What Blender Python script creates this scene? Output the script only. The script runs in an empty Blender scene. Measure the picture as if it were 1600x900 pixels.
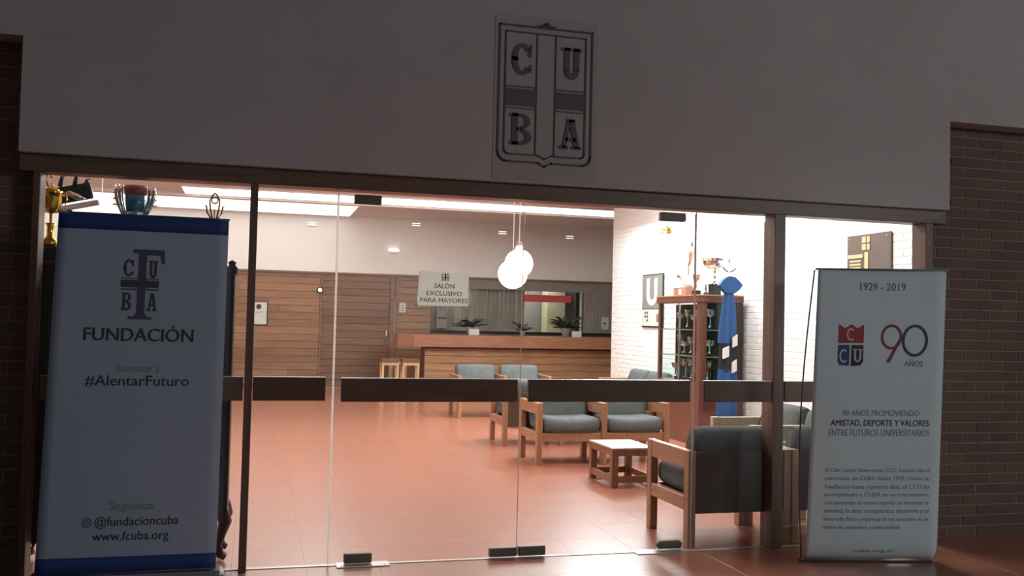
import bpy, bmesh, math, random
from mathutils import Vector, Matrix
random.seed(7)
PI = math.pi
sc = bpy.context.scene
COL = sc.collection

# ------------------------------------------------------------------ camera
F_PX, PITCH, YAW, ROLL = 1475.9, 0.0360335, 0.2646564, 0.0234192
CAM = Vector((0, -5.855, 1.5))
fw = Vector((math.sin(YAW)*math.cos(PITCH), math.cos(YAW)*math.cos(PITCH), math.sin(PITCH)))
rt = Vector((math.cos(YAW), -math.sin(YAW), 0)); up = rt.cross(fw)
r2 = rt*math.cos(ROLL) + up*math.sin(ROLL); u2 = -rt*math.sin(ROLL) + up*math.cos(ROLL)
cd = bpy.data.cameras.new('camera'); cam = bpy.data.objects.new('camera', cd); COL.objects.link(cam)
cd.sensor_fit = 'HORIZONTAL'; cd.sensor_width = 36; cd.lens = F_PX*36/1600
cd.clip_start = .05; cd.clip_end = 200
m = Matrix((r2, u2, -fw)).transposed().to_4x4(); m.translation = CAM
cam.matrix_world = m
sc.camera = cam

# ------------------------------------------------------------------ world, lights, exposure
w = bpy.data.worlds.new('dusk'); sc.world = w; w.use_nodes = True
bg = w.node_tree.nodes['Background']
bg.inputs['Color'].default_value = (.90, .93, 1.0, 1); bg.inputs['Strength'].default_value = .054
sc.view_settings.view_transform = 'Standard'; sc.view_settings.look = 'None'
sc.view_settings.exposure = 0.0; sc.view_settings.gamma = 1
sc.view_settings.use_curve_mapping = False

def area(name, loc, size, power, color, rot=(0, 0, 0), sy=None):
    l = bpy.data.lights.new(name, 'AREA'); l.energy = power; l.color = color
    l.shape = 'RECTANGLE'; l.size = size; l.size_y = sy or size
    o = bpy.data.objects.new(name, l); o.location = loc; o.rotation_euler = rot; COL.objects.link(o)
    return o
WARM = (.95, .98, .96)
# the hall's ceiling panels (their lamps hang under the fixtures built further down)
PANELS = [(1.0, 2.6), (4.2, 2.6), (1.0, 6.6), (4.2, 6.6), (-2.4, 4.6)]
for (px, py) in PANELS:
    area('ceiling_panel_lamp', (px, py, 3.64), 1.1, 82, WARM)
area('wall_washer_lamp', (5.2, 6.6, 3.6), .5, 320, (.90, .97, 1.0), (0, math.radians(28), 0), 4.5)
area('bar_lamp', (5.9, 16.3, 2.6), 2.5, 45, WARM, (0, 0, 0), .8)
# the forecourt: a weak street lamp far to the right behind the camera
area('street_lamp', (9.5, -9.5, 4.2), 1.6, 195, (.90, 1.0, .98), (math.radians(58), 0, math.radians(38)))

# ------------------------------------------------------------------ materials
MATS = {}
def nodes(name):
    m = bpy.data.materials.new(name); m.use_nodes = True
    MATS[name] = m
    return m, m.node_tree.nodes, m.node_tree.links, m.node_tree.nodes['Principled BSDF']
def plain(name, col, rough=.6, metal=0, var=.06, scale=6, bump=0, bscale=60, emit=None, spec=None, coat=0):
    m, N, L, b = nodes(name)
    b.inputs['Roughness'].default_value = rough; b.inputs['Metallic'].default_value = metal
    if spec is not None: b.inputs['Specular IOR Level'].default_value = spec
    if coat: b.inputs['Coat Weight'].default_value = coat
    tc = N.new('ShaderNodeTexCoord'); n = N.new('ShaderNodeTexNoise'); n.inputs['Scale'].default_value = scale
    n.inputs['Detail'].default_value = 4
    L.new(tc.outputs['Object'], n.inputs['Vector'])
    r = N.new('ShaderNodeValToRGB')
    r.color_ramp.elements[0].position = .3; r.color_ramp.elements[1].position = .7
    r.color_ramp.elements[0].color = (*[max(0, c*(1-var)) for c in col], 1)
    r.color_ramp.elements[1].color = (*[min(1, c*(1+var)) for c in col], 1)
    L.new(n.outputs['Fac'], r.inputs['Fac']); L.new(r.outputs['Color'], b.inputs['Base Color'])
    if bump:
        n2 = N.new('ShaderNodeTexNoise'); n2.inputs['Scale'].default_value = bscale; n2.inputs['Detail'].default_value = 3
        L.new(tc.outputs['Object'], n2.inputs['Vector'])
        bp = N.new('ShaderNodeBump'); bp.inputs['Strength'].default_value = bump; bp.inputs['Distance'].default_value = .01
        L.new(n2.outputs['Fac'], bp.inputs['Height']); L.new(bp.outputs['Normal'], b.inputs['Normal'])
    if emit:
        b.inputs['Emission Color'].default_value = (*emit[:3], 1); b.inputs['Emission Strength'].default_value = emit[3]
    return m
def wood(name, c1, c2, axis=0, rough=.45, scale=1.0, per=.25, coat=0):
    """grain stretched along an axis, tone varied from piece to piece"""
    m, N, L, b = nodes(name)
    b.inputs['Roughness'].default_value = rough
    if coat: b.inputs['Coat Weight'].default_value = coat
    tc = N.new('ShaderNodeTexCoord'); mp = N.new('ShaderNodeMapping')
    s = [14*scale]*3; s[axis] = 1.1*scale; mp.inputs['Scale'].default_value = s
    oi = N.new('ShaderNodeObjectInfo')
    g = N.new('ShaderNodeNewGeometry')
    L.new(g.outputs['Position'], mp.inputs['Vector'])
    n = N.new('ShaderNodeTexNoise'); n.inputs['Scale'].default_value = 2.2; n.inputs['Detail'].default_value = 6; n.inputs['Roughness'].default_value = .62
    L.new(mp.outputs['Vector'], n.inputs['Vector'])
    r = N.new('ShaderNodeValToRGB'); r.color_ramp.elements[0].position = .33; r.color_ramp.elements[1].position = .68
    r.color_ramp.elements[0].color = (*c1, 1); r.color_ramp.elements[1].color = (*c2, 1)
    L.new(n.outputs['Fac'], r.inputs['Fac'])
    hs = N.new('ShaderNodeHueSaturation')
    ma = N.new('ShaderNodeMath'); ma.operation = 'MULTIPLY_ADD'; ma.inputs[1].default_value = per*2; ma.inputs[2].default_value = 1-per
    L.new(oi.outputs['Random'], ma.inputs[0]); L.new(ma.outputs[0], hs.inputs['Value'])
    L.new(r.outputs['Color'], hs.inputs['Color']); L.new(hs.outputs['Color'], b.inputs['Base Color'])
    bp = N.new('ShaderNodeBump'); bp.inputs['Strength'].default_value = .12; bp.inputs['Distance'].default_value = .004
    L.new(n.outputs['Fac'], bp.inputs['Height']); L.new(bp.outputs['Normal'], b.inputs['Normal'])
    return m
def varied(name, c1, c2, rough=.7, bump=.3, bscale=40, noise_rough=None, spec=None):
    """each piece its own tone between two colours"""
    m, N, L, b = nodes(name)
    b.inputs['Roughness'].default_value = rough
    if spec is not None: b.inputs['Specular IOR Level'].default_value = spec
    oi = N.new('ShaderNodeObjectInfo'); g = N.new('ShaderNodeNewGeometry')
    n = N.new('ShaderNodeTexNoise'); n.inputs['Scale'].default_value = 5; n.inputs['Detail'].default_value = 5
    L.new(g.outputs['Position'], n.inputs['Vector'])
    mx = N.new('ShaderNodeMath'); mx.operation = 'MULTIPLY_ADD'; mx.inputs[1].default_value = .5
    md = N.new('ShaderNodeMath'); md.operation = 'MULTIPLY'; md.inputs[1].default_value = .5
    L.new(oi.outputs['Random'], mx.inputs[0]); L.new(n.outputs['Fac'], md.inputs[0]); L.new(md.outputs[0], mx.inputs[2])
    r = N.new('ShaderNodeValToRGB'); r.color_ramp.elements[0].color = (*c1, 1); r.color_ramp.elements[1].color = (*c2, 1)
    L.new(mx.outputs[0], r.inputs['Fac']); L.new(r.outputs['Color'], b.inputs['Base Color'])
    n2 = N.new('ShaderNodeTexNoise'); n2.inputs['Scale'].default_value = bscale; n2.inputs['Detail'].default_value = 3
    L.new(g.outputs['Position'], n2.inputs['Vector'])
    bp = N.new('ShaderNodeBump'); bp.inputs['Strength'].default_value = bump; bp.inputs['Distance'].default_value = .006
    L.new(n2.outputs['Fac'], bp.inputs['Height']); L.new(bp.outputs['Normal'], b.inputs['Normal'])
    if noise_rough:
        mr = N.new('ShaderNodeMapRange'); mr.inputs['To Min'].default_value = noise_rough[0]; mr.inputs['To Max'].default_value = noise_rough[1]
        L.new(n.outputs['Fac'], mr.inputs['Value']); L.new(mr.outputs['Result'], b.inputs['Roughness'])
    return m
def glass(name, tint=(.97, .985, .98), gloss=1.0):
    m = bpy.data.materials.new(name); m.use_nodes = True; MATS[name] = m
    N, L = m.node_tree.nodes, m.node_tree.links; N.clear()
    out = N.new('ShaderNodeOutputMaterial'); mix = N.new('ShaderNodeMixShader')
    t = N.new('ShaderNodeBsdfTransparent'); t.inputs['Color'].default_value = (*tint, 1)
    g = N.new('ShaderNodeBsdfGlossy'); g.inputs['Roughness'].default_value = .02
    fr = N.new('ShaderNodeFresnel'); ge = N.new('ShaderNodeNewGeometry')
    io = N.new('ShaderNodeMapRange'); io.inputs['To Min'].default_value = 1.33; io.inputs['To Max'].default_value = 1/1.33
    L.new(ge.outputs['Backfacing'], io.inputs['Value']); L.new(io.outputs['Result'], fr.inputs['IOR'])   # thin sheet: same reflectance on both faces
    L.new(fr.outputs[0], mix.inputs[0]); L.new(t.outputs[0], mix.inputs[1]); L.new(g.outputs[0], mix.inputs[2])
    L.new(mix.outputs[0], out.inputs['Surface'])
    return m

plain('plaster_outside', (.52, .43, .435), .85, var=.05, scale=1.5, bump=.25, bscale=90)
plain('plaster_white', (.80, .77, .74), .8, var=.02)
plain('wall_grey_white', (.86, .84, .80), .8, var=.03, scale=1)
plain('ceiling_white', (.80, .78, .75), .8, var=.02)
varied('brick_outside', (.13, .070, .056), (.205, .115, .092), .85, .5, 50)
plain('mortar_outside', (.27, .21, .185), .9, bump=.3)
varied('brick_painted', (.87, .87, .85), (.90, .90, .88), .55, .15, 30)
plain('mortar_painted', (.86, .86, .84), .7)
varied('floor_tile', (.365, .130, .080), (.395, .143, .088), .22, .012, 9, (.21, .26), .8)
M0 = MATS['floor_tile'].node_tree.nodes['Principled BSDF']; M0.inputs['Coat Weight'].default_value = .45; M0.inputs['Coat Roughness'].default_value = .3
plain('grout', (.46, .23, .16), .3)
wood('plank_wood', (.24, .125, .068), (.35, .200, .118), 0, .38, 1, .17)
wood('plank_dark', (.165, .090, .054), (.235, .135, .083), 0, .4, 1, .15)
wood('counter_wood', (.36, .18, .085), (.56, .31, .155), 0, .4, 1, .12)
wood('counter_rail_wood', (.27, .115, .060), (.40, .19, .105), 0, .35, 1, .05)
wood('frame_wood', (.12, .068, .048), (.19, .105, .075), 2, .45, 1, .05)
wood('frame_wood_level', (.12, .068, .048), (.19, .105, .075), 0, .45, 1, .05)
wood('bar_wood', (.105, .055, .038), (.15, .080, .055), 0, .4, 1, .05)
wood('chair_wood', (.25, .115, .060), (.40, .20, .11), 2, .38, 1.6, .08)
wood('chair_wood_level', (.27, .125, .065), (.43, .22, .12), 1, .38, 1.6, .08)
wood('shaded_back_wood', (.050, .026, .019), (.080, .042, .030), 2, .8, 1, .05)
wood('table_wood', (.17, .070, .036), (.27, .12, .062), 2, .4, 1.6, .08)
wood('table_top_wood', (.27, .20, .14), (.42, .34, .26), 1, .5, 1, .05)
wood('cabinet_wood', (.115, .042, .028), (.175, .070, .047), 2, .3, 1, .05)
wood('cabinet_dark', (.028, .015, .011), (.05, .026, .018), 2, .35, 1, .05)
wood('stool_wood', (.50, .30, .15), (.68, .46, .26), 2, .5, 1, .08)
wood('stool_seat_wood', (.14, .07, .045), (.20, .105, .065), 0, .4, 1, .08)
wood('beige_wood', (.46, .38, .27), (.60, .51, .38), 1, .5, 1, .05)
plain('fabric_grey', (.120, .130, .128), .95, var=.14, scale=12, bump=.5, bscale=350, spec=.2)
plain('fabric_seam', (.07, .075, .075), .95)
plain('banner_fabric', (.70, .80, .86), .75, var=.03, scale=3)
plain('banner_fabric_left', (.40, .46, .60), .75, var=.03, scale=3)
plain('banner_blue', (.025, .06, .24), .6)
plain('ink_black', (.075, .072, .105), .7)
plain('ink_grey', (.25, .28, .34), .7)
plain('ink_navy', (.09, .09, .16), .7)
plain('print_red', (.42, .05, .06), .7)
plain('print_blue', (.05, .07, .24), .7)
plain('print_dark', (.035, .04, .055), .7)
plain('print_teal', (.03, .07, .13), .7)
plain('print_maroon', (.26, .05, .09), .7)
plain('print_white', (.62, .62, .66), .7)
plain('emblem_paint', (.150, .112, .120), .8)
plain('emblem_sheet', (.465, .38, .385), .85, var=.04, scale=2)
plain('steel', (.55, .55, .55), .3, 1)
plain('steel_dark', (.10, .095, .09), .4, .8)
plain('fitting_metal', (.16, .135, .115), .5, .2)
plain('silver', (.75, .74, .72), .18, 1)
plain('mirror_back', (.24, .28, .26), .22, .9)
plain('gold', (.72, .47, .08), .22, 1)
plain('gold_print', (.62, .52, .30), .6)
plain('bronze', (.46, .30, .22), .35, .8)
plain('copper_bowl', (.60, .42, .34), .35, .6)
plain('black_base', (.012, .016, .016), .3)
plain('box_wood', (.30, .15, .09), .5)
plain('dark_green_trophy', (.03, .045, .04), .3, .3)
plain('cup_blue', (.05, .17, .28), .3, .4)
plain('cup_red', (.38, .14, .12), .35, .4)
plain('paper', (.66, .66, .62), .85)
plain('paper_sign', (.56, .56, .52), .85, var=.02)
plain('ink_sign', (.07, .065, .06), .8)
plain('poster_grey', (.20, .19, .18), .6)
plain('poster_light', (.55, .55, .52), .6)
plain('poster_white', (.85, .85, .82), .6)
plain('plaque_bronze', (.16, .125, .105), .4, .3)
plain('flag_blue', (.018, .085, .25), .7, bump=.2)
plain('flag_black', (.012, .014, .018), .7)
plain('flag_white', (.75, .75, .74), .7)
plain('curtain', (.30, .265, .22), .9, var=.12, scale=3)
plain('bar_dark_wall', (.27, .245, .215), .8)
plain('bar_panel_cream', (.62, .54, .36), .7)
plain('sign_red', (.55, .07, .08), .6)
plain('leaf', (.04, .055, .035), .6)
plain('pot', (.32, .31, .28), .6)
plain('lamp_globe', (1, .97, .92), .3, emit=(1, .92, .82, 5.5))
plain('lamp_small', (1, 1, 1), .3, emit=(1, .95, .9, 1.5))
plain('lamp_panel', (1, 1, 1), .3, emit=(1, .95, .88, 6))
plain('lamp_batten', (1, 1, 1), .3, emit=(1, .96, .92, 4))
plain('lit_ceiling_glow', (1, 1, 1), .3, emit=(1, .96, .93, 1.5))
plain('cord', (.75, .68, .6), .5)
plain('shelf_glass', (.35, .42, .41), .12, spec=.8)
plain('steel_plate', (.62, .60, .57), .35, .6)
def translucent(name, col, k):
    m, N, L, b = nodes(name); b.inputs['Base Color'].default_value = (*col, 1); b.inputs['Roughness'].default_value = .8
    t = N.new('ShaderNodeBsdfTranslucent'); t.inputs['Color'].default_value = (*col, 1)
    mx = N.new('ShaderNodeMixShader'); mx.inputs[0].default_value = k
    L.new(b.outputs[0], mx.inputs[1]); L.new(t.outputs[0], mx.inputs[2]); L.new(mx.outputs[0], N['Material Output'].inputs['Surface'])
translucent('seal_white', (.90, .88, .84), .85)
translucent('seal_clear', (.62, .52, .46), .8)
translucent('paper_translucent', (.70, .70, .66), .75)
glass('glass_clear'); glass('glass_cabinet', (.86, .93, .91))
M = MATS

# ------------------------------------------------------------------ helpers
def tag(o, label=None, cat=None, group=None, kind=None):
    for k, v in (('label', label), ('category', cat), ('group', group), ('kind', kind)):
        if v: o[k] = v
    return o
def empty(name, loc=(0, 0, 0), rz=0, **kw):
    o = bpy.data.objects.new(name, None); COL.objects.link(o)
    o.location = loc; o.rotation_euler = (0, 0, rz); o.empty_display_size = .1
    return tag(o, **kw)
def children(o): return [c for c in bpy.data.objects if c.parent is o]
def copy_tree(o, parent=None, kids=None):
    c = o.copy(); COL.objects.link(c); c.parent = parent
    for ch in list(o.children): copy_tree(ch, c)
    return c
def link_mesh(name, me, mat, parent=None):
    o = bpy.data.objects.new(name, me); COL.objects.link(o)
    if mat is not None and not me.materials: me.materials.append(M[mat] if isinstance(mat, str) else mat)
    if parent is not None: o.parent = parent
    return o
class MB:
    def __init__(s): s.v = []; s.f = []; s.sm = []
    def add(s, vs, fs, smooth=False):
        b = len(s.v); s.v += [tuple(v) for v in vs]
        for f in fs: s.f.append([i+b for i in f]); s.sm.append(smooth)
        return s
    def box(s, x0, x1, y0, y1, z0, z1, ch=0, rot=None, piv=None):
        if ch:
            ch = min(ch, (x1-x0)/2.2, (y1-y0)/2.2, (z1-z0)/2.2)
            bm = bmesh.new(); bmesh.ops.create_cube(bm, size=1)
            for v in bm.verts:
                v.co = Vector(((x0+x1)/2+v.co.x*(x1-x0), (y0+y1)/2+v.co.y*(y1-y0), (z0+z1)/2+v.co.z*(z1-z0)))
            bmesh.ops.bevel(bm, geom=bm.edges[:], offset=ch, segments=1, affect='EDGES')
            bm.verts.index_update()
            vs = [v.co.copy() for v in bm.verts]; fs = [[v.index for v in f.verts] for f in bm.faces]; bm.free()
        else:
            vs = [Vector(p) for p in ((x0, y0, z0), (x1, y0, z0), (x1, y1, z0), (x0, y1, z0), (x0, y0, z1), (x1, y0, z1), (x1, y1, z1), (x0, y1, z1))]
            fs = [(0, 3, 2, 1), (4, 5, 6, 7), (0, 1, 5, 4), (1, 2, 6, 5), (2, 3, 7, 6), (3, 0, 4, 7)]
        if rot is not None:
            piv = Vector(piv or ((x0+x1)/2, (y0+y1)/2, (z0+z1)/2)); vs = [rot @ (v-piv)+piv for v in vs]
        return s.add(vs, fs)
    def tube(s, pts, r, n=8, smooth=True, cap=True):
        pts = [Vector(p) for p in pts]; rs = r if isinstance(r, (list, tuple)) else [r]*len(pts)
        vs = []; fs = []
        for i, p in enumerate(pts):
            d = (pts[min(i+1, len(pts)-1)]-pts[max(i-1, 0)]).normalized()
            a = Vector((0, 0, 1)) if abs(d.z) < .9 else Vector((1, 0, 0))
            u = d.cross(a).normalized(); v = d.cross(u).normalized()
            for k in range(n):
                t = 2*PI*k/n; vs.append(p+(u*math.cos(t)+v*math.sin(t))*rs[i])
        for i in range(len(pts)-1):
            for k in range(n):
                fs.append((i*n+k, i*n+(k+1) % n, (i+1)*n+(k+1) % n, (i+1)*n+k))
        if cap: fs += [list(range(n))[::-1], [(len(pts)-1)*n+k for k in range(n)]]
        return s.add(vs, fs, smooth)
    def lathe(s, prof, c=(0, 0, 0), n=24, smooth=True, sx=1, sy=1):
        vs = []; fs = []
        for (r, z) in prof:
            for k in range(n):
                t = 2*PI*k/n; vs.append((c[0]+r*sx*math.cos(t), c[1]+r*sy*math.sin(t), c[2]+z))
        for i in range(len(prof)-1):
            for k in range(n): fs.append((i*n+k, i*n+(k+1) % n, (i+1)*n+(k+1) % n, (i+1)*n+k))
        if prof[0][0] > 1e-4: fs.append(list(range(n))[::-1])
        if prof[-1][0] > 1e-4: fs.append([(len(prof)-1)*n+k for k in range(n)])
        return s.add(vs, fs, smooth)
    def prism(s, poly, plane, d0, d1):
        """polygon (a,b) pairs extruded; plane 'xz' (depth y), 'yz' (depth x), 'xy' (depth z)"""
        def P(a, b, d): return {'xz': (a, d, b), 'yz': (d, a, b), 'xy': (a, b, d)}[plane]
        n = len(poly); vs = [P(a, b, d0) for a, b in poly]+[P(a, b, d1) for a, b in poly]
        fs = [list(range(n)), [n+i for i in range(n)][::-1]]+[(i, i+n, (i+1) % n+n, (i+1) % n) for i in range(n)]
        return s.add(vs, fs)
    def mesh(s, name):
        me = bpy.data.meshes.new(name); me.from_pydata(s.v, [], s.f)
        me.polygons.foreach_set('use_smooth', s.sm)
        bm = bmesh.new(); bm.from_mesh(me); bmesh.ops.remove_doubles(bm, verts=bm.verts, dist=1e-6)
        bmesh.ops.recalc_face_normals(bm, faces=bm.faces); bm.to_mesh(me); bm.free(); me.update()
        return me
    def build(s, name, mat, parent=None): return link_mesh(name, s.mesh(name), mat, parent)
def B(name, mat, parent, x0, x1, y0, y1, z0, z1, ch=0):
    return MB().box(x0, x1, y0, y1, z0, z1, ch).build(name, mat, parent)
def cushion(cx, cy, cz, sx, sy, sz, r=.4, bulge=.06, n=7, bend=None, rot=None):
    """rounded box with a crowned middle; centre, full sizes"""
    mb = MB(); h = Vector((sx/2, sy/2, sz/2)); rr = min(h)*r*2
    def f(p):
        q = Vector((p.x*h.x, p.y*h.y, p.z*h.z)); inn = Vector([max(-(h[i]-rr), min(h[i]-rr, q[i])) for i in range(3)])
        d = q-inn
        if d.length > 1e-9: q = inn+d.normalized()*min(rr, max(abs(d.x), abs(d.y), abs(d.z)))
        k = (1-p.x**4)*(1-p.y**4) if sz <= min(sx, sy) else ((1-p.x**4)*(1-p.z**4) if sy <= sx else (1-p.y**4)*(1-p.z**4))
        a = 2 if sz <= min(sx, sy) else (1 if sy <= sx else 0)
        q[a] += math.copysign(bulge*k, p[a])*(abs(p[a])) * h[a]*2
        if bend: q = bend(q, p)
        if rot is not None: q = rot @ q
        return q+Vector((cx, cy, cz))
    for ax in range(3):
        for sg in (-1, 1):
            vs = []; fs = []
            for i in range(n+1):
                for j in range(n+1):
                    a, b = -1+2*i/n, -1+2*j/n
                    a = math.sin(a*PI/2); b = math.sin(b*PI/2)
                    p = [0, 0, 0]; p[ax] = sg; p[(ax+1) % 3] = a; p[(ax+2) % 3] = b
                    vs.append(f(Vector(p)))
            for i in range(n):
                for j in range(n): fs.append((i*(n+1)+j, (i+1)*(n+1)+j, (i+1)*(n+1)+j+1, i*(n+1)+j+1))
            mb.add(vs, fs, True)
    mb2 = MB(); mb2.v, mb2.f, mb2.sm = mb.v, mb.f, mb.sm
    return mb2
def weld(mb, name):
    me = mb.mesh(name); bm = bmesh.new(); bm.from_mesh(me); bmesh.ops.remove_doubles(bm, verts=bm.verts, dist=1e-4)
    bmesh.ops.recalc_face_normals(bm, faces=bm.faces); bm.to_mesh(me); bm.free(); return me

# lettering: (u,v) shapes mapped to a surface through a function P(u,v) -> world/local point
_dg = None
def glyphs(body, bold=0.0, res=3):
    c = bpy.data.curves.new('t', 'FONT'); c.body = body; c.size = 1; c.resolution_u = res
    o = bpy.data.objects.new('t', c); COL.objects.link(o)
    bpy.context.view_layer.update()
    dg = bpy.context.evaluated_depsgraph_get(); me = o.evaluated_get(dg).to_mesh()
    vs = [v.co.copy() for v in me.vertices]; fs = [list(p.vertices) for p in me.polygons]
    if bold:                                    # heavier strokes: the outline laid twice, a little apart
        n = len(vs); vs += [v+Vector((bold*1.5, bold*.5, 0)) for v in vs[:n]]; fs += [[i+n for i in f] for f in fs]
    o.evaluated_get(dg).to_mesh_clear(); bpy.data.objects.remove(o); bpy.data.curves.remove(c)
    return vs, fs
def lettering(body, rect, P, mat, parent, name='lettering', bold=0.0, label=None):
    u0, u1, v0, v1 = rect
    vs, fs = glyphs(body, bold)
    xs = [v.x for v in vs]; ys = [v.y for v in vs]
    xa, xb, ya, yb = min(xs), max(xs), min(ys), max(ys)
    pts = [P(u0+(v.x-xa)/(xb-xa)*(u1-u0), v0+(v.y-ya)/(yb-ya)*(v1-v0)) for v in vs]
    me = bpy.data.meshes.new(name); me.from_pydata([tuple(p) for p in pts], [], fs); me.update()
    o = link_mesh(name, me, mat, parent)
    if label: o['label'] = label
    return o
def shape(polys, P, mat, parent, name):
    vs = []; fs = []
    for poly in polys:
        b = len(vs); vs += [tuple(P(a, c)) for a, c in poly]; fs.append(list(range(b, b+len(poly))))
    me = bpy.data.meshes.new(name); me.from_pydata(vs, [], fs); me.update()
    return link_mesh(name, me, mat, parent)
def rect(a0, a1, b0, b1): return [(a0, b0), (a1, b0), (a1, b1), (a0, b1)]
def ring_polys(cu, cv, ru, rv, tu, tv, a0=0, a1=2*PI, n=32):
    out = []
    for i in range(n):
        s, e = a0+(a1-a0)*i/n, a0+(a1-a0)*(i+1)/n
        out.append([(cu+ru*math.cos(s), cv+rv*math.sin(s)), (cu+ru*math.cos(e), cv+rv*math.sin(e)),
                    (cu+(ru-tu)*math.cos(e), cv+(rv-tv)*math.sin(e)), (cu+(ru-tu)*math.cos(s), cv+(rv-tv)*math.sin(s))])
    return out
def slab_letter(ch):
    """bold slab-serif letters C U B A in a unit box, as convex pieces"""
    R = rect; o = []
    if ch == 'U':
        o += [R(.12, .40, .28, 1), R(.60, .88, .28, 1), R(0, .46, .90, 1), R(.54, 1, .90, 1)]
        o += ring_polys(.5, .30, .38, .30, .26, .18, PI, 2*PI, 12)
    if ch == 'C':
        o += ring_polys(.52, .5, .52, .5, .28, .13, .22*PI, 1.78*PI, 24)
        o += [[(.80, .60), (1, .56), (1, 1), (.86, .92)], [(.80, .24), (.88, .10), (1, .10), (1, .36)]]
        o += [R(0, .34, .44, .56)]
    if ch == 'B':
        o += [R(.10, .38, 0, 1), R(0, .5, .90, 1), R(0, .5, 0, .10), R(.3, .55, .45, .55)]
        o += ring_polys(.50, .75, .44, .25, .25, .10, -PI/2, PI/2, 12)
        o += ring_polys(.50, .26, .50, .26, .28, .11, -PI/2, PI/2, 12)
    if ch == 'A':
        o += [[(.10, .04), (.30, .04), (.52, .94), (.34, .94)], [(.66, .04), (.92, .04), (.66, .98), (.42, .98)], R(.26, .74, .26, .38),
              R(0, .40, 0, .10), R(.56, 1, 0, .10), R(.30, .70, .90, 1)]
    return o
def put(polys, r):
    return [[(r[0]+a*(r[1]-r[0]), r[2]+b*(r[3]-r[2])) for a, b in p] for p in polys]

# ================================================================== STRUCTURE
# ---- floor: grout slab and terracotta tiles
TS = .43
X0, Y0 = -1.81, -1.72           # a joint line
fl = B('floor', 'grout', None, -5, 9, -8, 18, -.12, -.0012); tag(fl, kind='structure', label='terracotta tiled floor of the hall and its forecourt')
tm = MB().box(.0014, TS-.0014, .0006, TS-.0006, -.02, 0, .0004).mesh('tile'); tm.materials.append(M['floor_tile'])
NX, NY = 19, 15
for i in range(NX):
    for j in range(NY):
        o = bpy.data.objects.new('tile', tm); COL.objects.link(o); o.parent = fl
        o.location = (X0+i*TS, Y0+j*TS, random.uniform(-.0004, 0))
rest = MB()
i0, i1 = int((-5-X0)/TS), int((9-X0)/TS)
for i in range(i0, i1):
    for j in range(-10, 39):
        if 0 <= i < NX and 0 <= j < NY: continue
        x, y = X0+i*TS, Y0+j*TS
        rest.add([(x+.0014, y+.0006, 0), (x+TS-.0014, y+.0006, 0), (x+TS-.0014, y+TS-.0006, 0), (x+.0014, y+TS-.0006, 0),
                  (x+.001, y, -.0014), (x+TS-.001, y, -.0014), (x+TS-.001, y+TS, -.0014), (x+.001, y+TS, -.0014)],
                 [(0, 1, 2, 3), (0, 4, 5, 1), (1, 5, 6, 2), (2, 6, 7, 3), (3, 7, 4, 0)])
tag(rest.build('tiles_beyond', 'floor_tile', fl), kind='stuff')

# ---- white front wall over the entrance (stands proud of the brick)
WF0, WF1 = -.12, .12
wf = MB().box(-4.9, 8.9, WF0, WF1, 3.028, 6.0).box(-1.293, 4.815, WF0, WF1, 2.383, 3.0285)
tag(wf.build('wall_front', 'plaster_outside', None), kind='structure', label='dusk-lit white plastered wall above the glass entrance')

# ---- outer brick walls either side
BH, BL_, JT = .066, .235, .010
brick_mesh = MB().box(0, BL_, 0, .10, 0, BH, .003).mesh('brick'); brick_mesh.materials.append(M['brick_outside'])
half_mesh = MB().box(0, (BL_-JT)/2, 0, .10, 0, BH, .003).mesh('brick_half'); half_mesh.materials.append(M['brick_outside'])
def brick_wall(name, x0, x1, label, ncol, from_right=False):
    core = B(name, 'mortar_outside', None, x0, x1, .055, .115, 0, 3.10); tag(core, kind='structure', label=label)
    mass = MB()
    for r in range(41):
        z = .004+r*(BH+JT)
        if z+BH > 3.10: break
        if not from_right:
            x = x0; k = 0
            if r % 2:
                o = bpy.data.objects.new('brick', half_mesh); COL.objects.link(o); o.parent = core
                o.location = (x+.001, .05+random.uniform(-.0025, .0025), z); x += (BL_-JT)/2+JT
            while x+BL_ <= x1:
                if k < ncol:
                    o = bpy.data.objects.new('brick', brick_mesh); COL.objects.link(o); o.parent = core
                    o.location = (x+.001, .05+random.uniform(-.0025, .0025), z)
                else: mass.box(x+.001, x+.001+BL_, .05, .11, z, z+BH)
                x += BL_+JT; k += 1
        else:
            x = x1; k = 0
            if r % 2:
                x -= (BL_-JT)/2
                o = bpy.data.objects.new('brick', half_mesh); COL.objects.link(o); o.parent = core
                o.location = (x-.001, .05+random.uniform(-.0025, .0025), z); x -= JT
            while x-BL_ >= x0:
                x -= BL_
                if k < ncol:
                    o = bpy.data.objects.new('brick', brick_mesh); COL.objects.link(o); o.parent = core
                    o.location = (x-.001, .05+random.uniform(-.0025, .0025), z)
                else: mass.box(x-.001, x-.001+BL_, .05, .11, z, z+BH)
                x -= JT; k += 1
    if mass.v: tag(mass.build('bricks_beyond', 'brick_outside', core), kind='stuff')
brick_wall('wall_right', 4.72, 8.9, 'dark red brick wall right of the glass entrance', 4)
brick_wall('wall_left', -4.9, -1.224, 'dark red brick wall left of the glass entrance', 1, True)

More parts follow.
